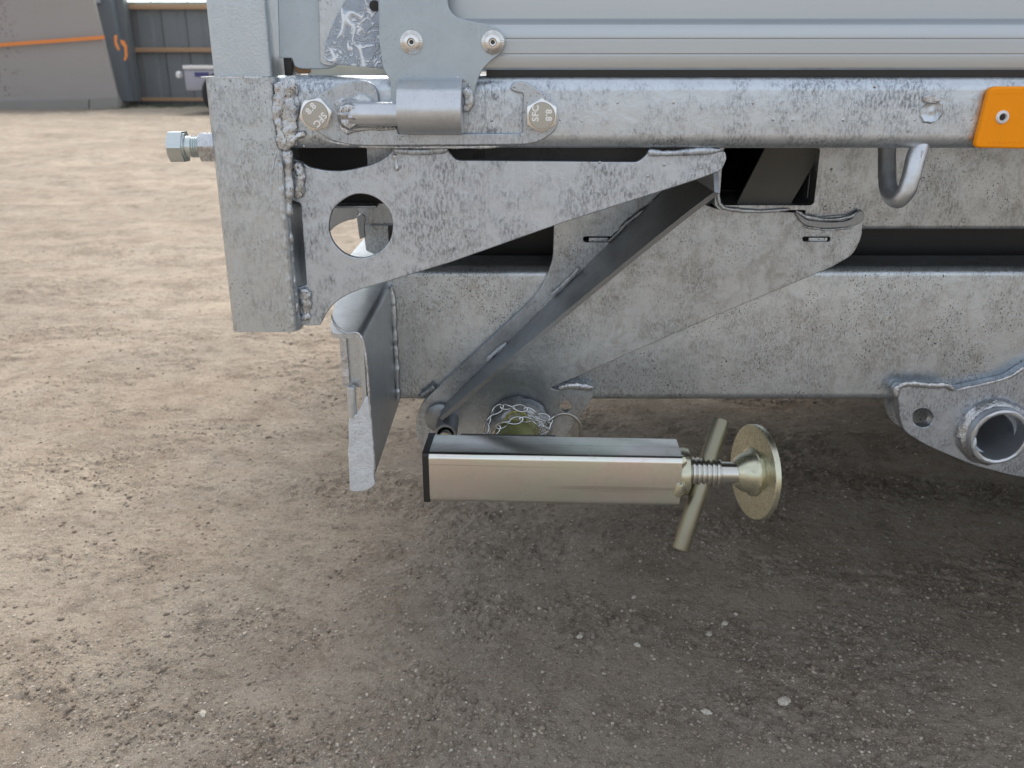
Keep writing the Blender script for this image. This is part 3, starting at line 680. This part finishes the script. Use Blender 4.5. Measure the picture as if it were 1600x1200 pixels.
# --- lip visible in the slot under the rail, with a stamped mark
ly = .045
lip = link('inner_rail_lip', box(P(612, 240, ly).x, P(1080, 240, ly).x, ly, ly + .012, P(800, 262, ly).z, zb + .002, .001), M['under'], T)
ms = []
for a, b_, c_, d_ in ((739, 236, 758, 237.6), (739, 239, 757, 240.5), (741, 242, 758, 243.4), (740, 245.5, 757, 246.6), (741, 236, 742.6, 247), (746, 236, 747.6, 247), (751, 236, 752.6, 247), (755.4, 236, 757, 247)):
    p0 = P(a, d_, ly); p1 = P(c_, b_, ly); ms.append(box(p0.x, p1.x, ly - .0004 - .00003 * len(ms), ly + .0002, p0.z, p1.z, 0))
link('stamped_mark', joinmeshes(ms), M['black'], lip, sm=0)
# --- body floor, rear header, cross members, far side: the underside that shades the ground
fz = zt + .002
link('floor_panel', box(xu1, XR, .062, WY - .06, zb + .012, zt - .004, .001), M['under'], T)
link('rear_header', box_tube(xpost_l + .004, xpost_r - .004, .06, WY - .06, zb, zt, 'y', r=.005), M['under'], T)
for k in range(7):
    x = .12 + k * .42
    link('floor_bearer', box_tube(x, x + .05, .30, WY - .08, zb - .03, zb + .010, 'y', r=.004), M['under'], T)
link('floor_bearer', box_tube(P(440, 300, .10).x, xb0 + .05, .10, .16, P(560, 319, .10).z, zb + .010, 'x', r=.003), M['black'], T)  # bearer coloured black for the shade under the floor
link('bearer_flange', box(P(500, 300, .095).x, P(590, 300, .095).x, .085, .10, P(560, 323, .095).z, P(560, 319, .095).z), M['bracket'], T)
link('header_web', box(P(574, 245, .06).x, P(620, 245, .06).x, .058, .064, P(574, 275, .06).z, zb + .01), M['bracket'], T)
link('side_rail', extrude_axis(roundrect(WY - .06, WY, zb, zt, .008), xpost_l, XR, 'x'), M['rail'], T)
link('post_sleeve', box_tube(xpost_l, xpost_r, WY - .058, WY + .005, zc0, zc1, 'z', r=.009, wall=.004), M['post'], T)
link('corner_upright', box_tube(xu0, xu1, WY - .052, WY - .001, zc0 + .05, 1.35, 'z', r=.005, wall=.003), M['peel'], T)
link('side_board', box(xu1, XR, WY - .03, WY, zt + .003, zt + .38), M['board'], T)
link('tailboard', box(xpost_l + .01, xpost_l + .035, .055, WY - .06, zt + .003, zt + .38), M['board'], T)
link('chassis_beam', extrude_axis(roundrect(WY - .30, WY - .23, zbb, zbt, .007), xb0, XR, 'x'), M['beam'], T)
link('sub_frame_beam', extrude_axis(roundrect(WY - .30, WY - .24, zsb, zst, .005), xb0 - .02, XR, 'x'), M['bracket'], T)
link('gap_shade_sheet', box(xb0 - .01, XR, .290, .30, zbt - .02, zsb + .03), M['black'], T)  # black sheet added behind the beams so the gap between them looks shaded
# inner bits seen through the round hole
link('inner_hanger', plate_mesh(rounded([(556, 318), (640, 314), (640, 420), (572, 392), (566, 350)], 3), .30, .005), M['bracket'], T)
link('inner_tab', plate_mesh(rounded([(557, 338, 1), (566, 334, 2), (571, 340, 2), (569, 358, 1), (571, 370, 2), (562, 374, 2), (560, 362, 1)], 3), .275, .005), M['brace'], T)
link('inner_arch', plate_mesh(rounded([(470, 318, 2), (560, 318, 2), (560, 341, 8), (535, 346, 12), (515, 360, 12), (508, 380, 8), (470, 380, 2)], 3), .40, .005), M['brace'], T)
# axle and wheel beyond the frame's right edge (unseen, added to shade the ground; the suspension bracket carries them)
def wheel(y0, x=1.05):
    wz = .27
    o = link('wheel', lathe([(.13, 0), (.15, -.01), (.22, -.015), (.26, .0), (.27, .02), (.27, .14), (.26, .16), (.22, .175), (.15, .17), (.13, .16)], (x, y0, wz), (0, 1, 0), 48), M['rubber'], T)
    link('rim', lathe([(.0001, .03), (.05, .03), (.06, .05), (.12, .05), (.135, .0), (.14, .02)], (x, y0, wz), (0, 1, 0), 40), M['barrel'], o)
wheel(.02); wheel(WY - .20)
link('axle', box_tube(1.02, 1.08, .18, WY - .18, .24, .30, 'y', r=.006), M['beam'], T)

# ================================================================== SUPPORT LEG
yaw = R(-2.6)
Lc = P(665, 745, .030)
tz1 = P(665, 709, .03).z; tz0 = P(665, 785, .03).z
hgt = tz1 - tz0
LEG = root('support_leg', (Lc.x, .03, tz0), 'shiny yellowish zinc plated square prop stand folded horizontally under the trailer', 'prop stand', rot=(0, 0, yaw))
def lleg(name, me, mat, parent=LEG, sm=35, label=None, kind=None):
    """meshes are built in the leg's own frame: x along, y away, z up, origin at the near lower left corner"""
    if sm: smooth(me, sm)
    me.materials.clear(); me.materials.append(mat); o = bpy.data.objects.new(name, me); COL.objects.link(o); o.parent = parent
    if label: o['label'] = label
    if kind: o['kind'] = kind
    return o
LL = (P(1064, 750, .02).x - Lc.x) / math.cos(yaw)
H = hgt
lleg('square_tube', box_tube(.003, LL, 0, H, 0, H, 'x', r=.0058, wall=.003), M['leg_zinc'])
lleg('end_cap', box_tube(-.0025, .0034, -.0008, H + .0008, -.0008, H + .0008, 'x', r=.004), M['black'], label='black plastic cap closing the left end')
zc_ = H / 2 + .0; yc = H / 2
# welded end ring and spindle
lleg('end_ring', lathe([(H * .30, -.003), (H * .44, 0), (H * .46, .004), (H * .44, .0095), (H * .34, .012), (.012, .0125)], (LL, yc, zc_), (1, 0, 0), 40, wob=.0008), M['leg_part'])
for (a, rr) in ((62, .006), (200, .0065), (130, .005), (-35, .006)):
    c = Vector((LL - .001, yc + math.cos(R(a + 90)) * H * .40, zc_ + math.sin(R(a)) * H * .42))
    lleg('weld_blob', lathe([(.0001, -.006), (rr * .8, -.004), (rr, 0), (rr * .8, .005), (.0001, .006)], c, (1, .2, .3), 16, wob=.0018), M['leg_part'])
lleg('weld_blob', lathe([(.0001, -.009), (.0045, -.006), (.006, 0), (.0045, .006), (.0001, .009)], Vector((LL - .001, .002, H * .36)), (.15, -.1, 1), 16, wob=.0016), M['leg_part'])
x = .0125; pr = []
k = 0
while x < .040:
    pr += [(.0128, x), (.0142, x + .0008), (.0142, x + .0030), (.0128, x + .0038)]; x += .0046
sp_ = lleg('threaded_spindle', lathe([(.0001, .012)] + pr + [(.0126, x), (.0105, x + .001), (.0102, x + .023), (.0001, x + .023)], (LL, yc, zc_), (1, 0, 0), 32), M['chrome'])
xs = LL + x + .0145
def tilt(me, c, rz, ry_):
    me.transform(Matrix.Translation(c) @ Matrix.Rotation(rz, 4, 'Z') @ Matrix.Rotation(ry_, 4, 'Y') @ Matrix.Translation(-Vector(c))); return me
c0 = Vector((xs, yc, zc_))
foot = lleg('foot_plate', tilt(lathe([(.0001, .018), (.0452, .018), (.0460, .0186), (.0460, .0232), (.0452, .024), (.0001, .024)], c0, (1, 0, 0), 64), c0, R(15), R(3)), M['leg_part'], sm=30)
lleg('foot_socket', tilt(lathe([(.0001, -.002), (.0115, -.001), (.0150, .003), (.0185, .008), (.0200, .013), (.0215, .0155), (.0235, .0165), (.0235, .0185)], c0, (1, 0, 0), 40, wob=.0006), c0, R(15), R(3)), M['leg_part'], foot)
# T-bar handle
hc_ = Vector((LL + .026, yc, zc_)); dv = Vector((.30, .42, .86)).normalized()
lleg('handle_bar', lathe([(.0001, -.078), (.0076, -.0775), (.0082, -.076), (.0082, .052), (.0077, .0535), (.0001, .0538)], hc_, dv, 28), M['handle_zinc'])
# pivot spindle in yellow passivation behind the tube
inv = Matrix.Rotation(-yaw, 4, 'Z') @ Matrix.Translation(-Vector(LEG.location))
def L(p): return inv @ Vector(p)
lleg('pivot_spindle', lathe([(.0265, .10), (.0265, .012), (.0255, .004), (.0225, 0), (.012, -.001), (.0001, -.001)], L(P(808, 679, .19) - Vector((0, .095, 0))), (math.sin(-yaw) * -1, 1, 0), 48), M['passivated'])
lleg('pivot_spindle_arc', sweep([L(P(807 + 17 * math.cos(R(a)), 657 - 14 * math.sin(R(a)), .176)) for a in range(20, 165, 8)], .0011, 8), M['passivated'])
q0 = L(P(722, 680, .10)); q1 = L(P(868, 672, .10))
lleg('back_plate', box(q0.x, q1.x, H + .002, H + .010, H * .55, q1.z + .001, .0006), M['grey_bar'])

# ================================================================== SAFETY CHAIN
chain = root('safety_chain', P(858, 662, .13), 'twisted silver wire chain draped over the yellow pivot above the prop stand', 'chain')
def link_mesh(c, t, roll, ln=.0085, wd=.0036, r=.00095):
    t = t.normalized(); _, u, b = frame(t); s = u * math.cos(roll) + b * math.sin(roll); o = t.cross(s)
    pts = []
    for k in range(20):
        a = 2 * math.pi * k / 20
        ca, sa = math.cos(a), math.sin(a)
        pts.append(c + t * (ln * ca) + s * (wd * sa * (1.15 - .55 * ca * ca)) + o * (.0012 * math.sin(2 * a)))
    return sweep(pts, r, 7, closed=True)
def strand(pxs, step=.0130):
    pts = catmull([P(*p) for p in pxs], 24, closed=False); acc = 0; nx = step * .5; k = 0
    for i in range(1, len(pts)):
        acc += (pts[i] - pts[i - 1]).length
        if acc >= nx:
            link('chain_link', link_mesh(pts[i], pts[i] - pts[i - 1], R(35 + 90 * (k % 2))), M['wire'], chain, sm=60); nx += step; k += 1
strand([(757, 684, .125), (764, 656, .130), (780, 638, .135), (800, 636, .130), (822, 640, .128), (842, 650, .130), (858, 652, .130)])
strand([(766, 682, .115), (782, 666, .115), (802, 658, .112), (822, 656, .115), (840, 662, .120), (850, 672, .125), (858, 676, .125)])
strand([(846, 676, .125), (856, 664, .128), (864, 652, .130)], .010)
rp = [P(882 + 26 * math.cos(R(a)), 673 - 27 * math.sin(R(a)), .135) for a in range(0, 360, 10)]
link('key_ring', sweep(rp, .0017, 10, closed=True), M['ring'], chain, sm=60)

# ================================================================== GROUND
def rough_at(x, y):      # crusted, crumbly patches against trodden smooth ones
    return max(0, min(1, .30 + 2.6 * noise.noise(Vector((x * 3.2 + y * 1.5, y * 6.5, 12))) + 1.2 * noise.noise(Vector((x * 13, y * 17, 31)))))
def gh(x, y):
    d = math.hypot(x, y + D); V3 = Vector; nz = noise.noise
    h = .020 * nz(V3((x * .9, y * .9, 0))) + .010 * nz(V3((x * 2.7, y * 2.7, 4))) + .0045 * nz(V3((x * 9, y * 9, 1)))
    if d < 4.2:
        rough = rough_at(x, y); k = max(.15, min(1, 1.6 - d * .4))
        h += (.0012 + .0040 * rough) * nz(V3((x * 34, y * 40, 2)))
        h += k * (.0006 + .0034 * rough) * nz(V3((x * 92, y * 92, 3))) + k * (.0004 + .0016 * rough) * nz(V3((x * 215, y * 215, 5)))
    if d > 1.5: h += min(1, (d - 1.5) / 2) * (.024 * nz(V3((x * 1.6, y * 3.4, 7))) + .014 * nz(V3((x * 4, y * 8, 17))))
    return h
us = [(j / 659 - .5) * 1.7 for j in range(660)]
outer = [12 * (k / 12) ** 2.5 for k in range(1, 13)]
ds = [-7, -4, -2, -1, -.4, 0, .25, .45] + [math.exp(math.log(.6) + (math.log(3.4) - math.log(.6)) * i / 820) for i in range(821)] + [math.exp(math.log(3.41) + (math.log(40) - math.log(3.41)) * i / 229) for i in range(230)]
v = []
for d in ds:
    dd = max(d, .6); y = d - D
    xs_ = [-.85 * dd - o_ for o_ in reversed(outer)] + [u * dd for u in us] + [.85 * dd + o_ for o_ in outer]
    for x in xs_: v.append((x, y, gh(x, y)))
rows = len(ds); cols = len(us) + 24
V = np.array(v, dtype=np.float32)
a = (np.arange(rows - 1)[:, None] * cols + np.arange(cols - 1)[None, :]).ravel()
Fc = np.stack([a, a + 1, a + cols + 1, a + cols], 1).astype(np.int32)
me = bpy.data.meshes.new('ground'); me.vertices.add(len(V)); me.vertices.foreach_set('co', V.ravel()); me.loops.add(Fc.size); me.loops.foreach_set('vertex_index', Fc.ravel())
me.polygons.add(len(Fc)); me.polygons.foreach_set('loop_start', np.arange(0, Fc.size, 4, dtype=np.int32)); me.update(calc_edges=True)
me.polygons.foreach_set('use_smooth', [True] * len(me.polygons))
g = link('ground', me, M['dirt'], sm=0); g['kind'] = 'structure'
link('ground_beyond', mesh([(-600, -600, -.045), (600, -600, -.045), (600, 600, -.045), (-600, 600, -.045)], [(0, 1, 2, 3)]), M['dirt'], kind='structure', sm=0)
# pebbles and clods as real stones
def stones(name, mat, n, rmin, rmax, seed, power=3.0, dmax=5.5, sub=1, flat=.6):
    rnd = np.random.RandomState(seed)
    bm = bmesh.new(); bmesh.ops.create_icosphere(bm, subdivisions=sub, radius=1); bm.verts.ensure_lookup_table()
    base = np.array([vv.co[:] for vv in bm.verts]); fc = np.array([[vv.index for vv in ff.verts] for ff in bm.faces]); bm.free()
    V = []; Fc = []
    for k in range(n):
        d = math.exp(rnd.uniform(math.log(.62), math.log(dmax))); x = rnd.uniform(-.72, .72) * d; y = d - D
        if y < 2.6 and rnd.rand() > .25 + .9 * rough_at(x, y): continue
        r = rmin + (rmax - rmin) * rnd.rand() ** power
        if d > 2: r *= 1 + (d - 2) * .25
        s = rnd.uniform(.65, 1.3, 3) * r; s[2] *= flat
        ang = rnd.rand() * 6.28; ca, sa = math.cos(ang), math.sin(ang)
        p = base * (1 + rnd.uniform(-.22, .22, (len(base), 1))) * s
        p = np.stack([p[:, 0] * ca - p[:, 1] * sa, p[:, 0] * sa + p[:, 1] * ca, p[:, 2]], 1)
        z = gh(x, y) + s[2] * rnd.uniform(-.2, .45)
        Fc.append(fc + len(V) * len(base)); V.append(p + np.array([x, y, z]))
    V = np.concatenate(V); Fc = np.concatenate(Fc)
    me = bpy.data.meshes.new(name); me.vertices.add(len(V)); me.vertices.foreach_set('co', V.ravel().astype(np.float32))
    me.loops.add(Fc.size); me.loops.foreach_set('vertex_index', Fc.ravel().astype(np.int32)); me.polygons.add(len(Fc))
    me.polygons.foreach_set('loop_start', np.arange(0, Fc.size, 3, dtype=np.int32)); me.update(calc_edges=True); me.validate()
    return link(name, me, M[mat], kind='stuff', sm=0)
s1 = stones('gravel', 'gravel', 120000, .0005, .0027, 1, 4.5, dmax=3.6)
s1['label'] = 'fine pale grit scattered over the packed dirt'; s1['category'] = 'gravel'
s2 = stones('dirt_crumbs', 'clod', 16000, .0008, .0046, 2, 4.5, dmax=2.6, flat=.5)
s2['label'] = 'brown crumbs of loose soil on the packed dirt'; s2['category'] = 'soil crumbs'
s3 = stones('pale_chips', 'pebble', 3000, .0006, .0026, 3, 3.5)
s3['label'] = 'sparse cream coloured stone chips on the dirt'; s3['category'] = 'stone chips'
# the few stones that stand out
def bigstone(px, py, r, label, seed, mat='pebble', el=1.3):
    rnd = random.Random(seed); p = G(px, py); z = gh(p.x, p.y)
    bm = bmesh.new(); bmesh.ops.create_icosphere(bm, subdivisions=3, radius=1)
    ang = rnd.uniform(0, 3); rm = Matrix.Rotation(ang, 3, 'Z')
    for vv in bm.verts:
        n_ = noise.noise(vv.co * 1.6 + Vector((seed, 0, 0))); q = vv.co * (1 + .35 * n_)
        q = Vector((round(q.x * 3) / 3 * .3 + q.x * .7, round(q.y * 3) / 3 * .3 + q.y * .7, q.z)); q = rm @ Vector((q.x * el, q.y * .85, q.z * .6)) * r
        vv.co = q + Vector((p.x, p.y, z + r * .25))
    o = link('stone', bmmesh(bm), M[mat], sm=40, origin=(p.x, p.y, z)); o['label'] = label; o['category'] = 'stone'; o['group'] = 'loose stones on the dirt'
bigstone(1224, 1105, .0062, 'largest pale pointed stone on the dirt towards the bottom right', 1)
bigstone(1103, 1122, .0045, 'flat cream stone left of the largest pale stone near the bottom edge', 2)
bigstone(1107, 1002, .0038, 'small squarish cream stone on the dirt below the prop stand foot', 3)
bigstone(906, 1001, .0036, 'pale triangular stone on the dirt below the middle of the prop stand', 4)
bigstone(316, 1108, .0044, 'elongated cream stone on the dirt at the bottom left', 5)
bigstone(995, 1020, .0036, 'round cream stone with a dark hollow beside it on the dirt', 6)
bigstone(990, 942, .0032, 'small pinkish pebble on the shaded dirt under the square tube', 7)
bigstone(1131, 988, .0038, 'light pebble just above the squarish cream stone', 8)

# ================================================================== BACKGROUND YARD
def G2(px, py, Y):
    return P(px, py, Y)
BY = 15.6
gz = -.03
barn = root('barn', (-6, BY, gz), 'open dark slate metal clad shed wall with timber rails behind the yard', 'barn')
def bp2(x, y, Y=BY): q = P(x, y, Y); return q
# corrugated sheets: each sheet a part
x0 = bp2(150, 100).x; x1 = bp2(900, 100).x; n = 0; xx = x0
while xx < x1:
    w_ = .416; pf = []
    for (a_, d_) in ((0, 0), (.20, 0), (.24, .03), (.36, .03), (.40, 0), (.42, 0)): pf.append((xx + a_, BY + d_))
    pb = [(p[0], p[1] + .004) for p in reversed(pf)]
    link('wall_sheet', extrude_axis(pf + pb, gz - .02, 2.9, 'z'), M['barn_wall'], barn, sm=20)
    xx += w_ + .004
for yy, hh in ((78, .075), (155, .06)):
    z = bp2(220, yy).z
    link('timber_rail', box(bp2(196, yy).x, x1, BY - .10, BY - .02, z - hh / 2, z + hh / 2, .004), M['wood'], barn)
link('timber_rail', box(bp2(180, 8).x, x1, BY - .10, BY - .02, bp2(220, 10).z - .05, bp2(220, 10).z + .03, .004), M['wood'], barn)
zz = bp2(220, 4).z
xx = bp2(183, 0).x
while xx < x1:
    link('roof_light', box(xx, xx + .60, BY - .14, BY - .12, zz, 3.0, .004), M['skylight'], barn); xx += .62
# leaning steel post at the shed corner
def quad_prism(pts, Y, dep):
    v = [tuple(P(x, y, Y)) for x, y in pts]; v2 = [(a_[0], a_[1] + dep, a_[2]) for a_ in v]; n = len(v)
    f = [tuple(range(n)), tuple(range(2 * n - 1, n - 1, -1))] + [(i, i + n, (i + 1) % n + n, (i + 1) % n) for i in range(n)]
    me = mesh(v + v2, f); bm = bmesh.new(); bm.from_mesh(me); return bmmesh(bm)
link('leaning_post', quad_prism([(138, -60), (162, -60), (203, 158), (184, 158)], BY - .45, .2), M['barn_post'], barn)
link('leaning_post', quad_prism([(162, -60), (184, -60), (215, 158), (203, 158)], BY - .30, .2), M['barn_wall'], barn)
link('post_foot', box(bp2(183, 160).x, bp2(208, 160).x, BY - .7, BY - .3, gz, .12, .01), M['concrete'], barn)
link('post_head', box(bp2(162, 3).x, bp2(178, 3).x, BY - .7, BY - .5, bp2(170, 8).z, bp2(170, -6).z, .01), M['lilac'], barn)
# big grey board leaning in front
brd = root('leaning_board', tuple(P(90, 163, BY - 1.0)), 'big plain grey board standing in front of the shed at the left edge', 'board')
brd.location.z = gz
link('board_sheet', quad_prism([(-1500, -60), (132, -60), (186, 160), (-1500, 195)], BY - 1.0, .05), M['grey_sheet'], brd, sm=0)
link('foot_block', quad_prism([(-60, 160), (138, 155), (138, 170), (-60, 175)], BY - 1.1, .12), M['concrete'], brd, sm=0)
link('foot_block', quad_prism([(140, 155), (184, 152), (184, 168), (140, 170)], BY - 1.1, .12), M['concrete'], brd, sm=0)
st = root('ratchet_strap', tuple(P(80, 64, BY - 1.06)), 'orange webbing strap pulled across the grey board to the shed post', 'strap')
link('webbing', quad_prism([(-1500, 176), (163, 55.5), (163, 61), (-1500, 184)], BY - 1.09, .012), M['strap'], st, sm=0)
link('loose_end', quad_prism([(178, 57), (181, 54), (183, 57), (182, 66), (187, 77), (184, 79), (179, 69)], BY - 1.09, .012), M['strap'], st, sm=0)
link('loose_end', quad_prism([(188, 62), (194, 64), (198, 72), (199, 88), (196, 95), (193, 94), (195, 86), (194, 74), (189, 68)], BY - 1.09, .012), M['strap'], st, sm=0)
# small trailer parked by the shed
pt = root('parked_trailer', tuple(P(330, 170, BY - 2.5)), 'small lilac grey box trailer parked against the dark shed, partly hidden', 'trailer')
pt.location.z = gz
bq = BY - 2.5
a0 = P(290, 142, bq); a1 = P(400, 108, bq)
link('box_body', box(a0.x, a1.x, bq, bq + .9, a0.z, a1.z, .04), M['lilac'], pt)
link('top_rim', box(a0.x, a1.x, bq - .02, bq + .92, a1.z, a1.z + .05, .01), M['white_paint'], pt)
link('coupling', box(P(281, 118, bq).x, a0.x, bq + .3, bq + .4, P(285, 118, bq).z, P(285, 108, bq).z, .01), M['black'], pt)
link('coupling_knob', lathe([(.0001, 0), (.04, .01), (.05, .05), (.04, .09), (.0001, .1)], P(280, 118, bq + .35) - Vector((0, 0, .04)), (0, 0, 1), 16), M['grommet'], pt)
link('blue_sticker', box(P(305, 122, bq).x, P(327, 122, bq).x, bq - .008, bq + .01, P(305, 120, bq).z, P(305, 113, bq).z, 0), M['blue_paint'], pt, sm=0)
link('wheel', lathe([(.10, 0), (.27, -.01), (.31, .02), (.31, .16), (.27, .19), (.10, .18)], (P(340, 160, bq).x + .10, bq - .05, gz + .31), (0, 1, 0), 32), M['rubber'], pt)
# grass strip at the shed foot
ms_v = []; ms_f = []
rnd = random.Random(3)
for k in range(9000):
    x = rnd.uniform(-9, 1); y = BY - rnd.uniform(.1, .75); h = rnd.uniform(.02, .09); w_ = .008; z = gz + .0; i = len(ms_v); dx = rnd.uniform(-.03, .03)
    ms_v += [(x, y, z), (x + w_, y, z), (x + dx, y - .01, z + h)]; ms_f.append((i, i + 1, i + 2))
gr = link('grass', mesh(ms_v, ms_f), M['grass'], kind='stuff', sm=0); gr['label'] = 'thin strip of short green grass along the foot of the shed'; gr['category'] = 'grass'
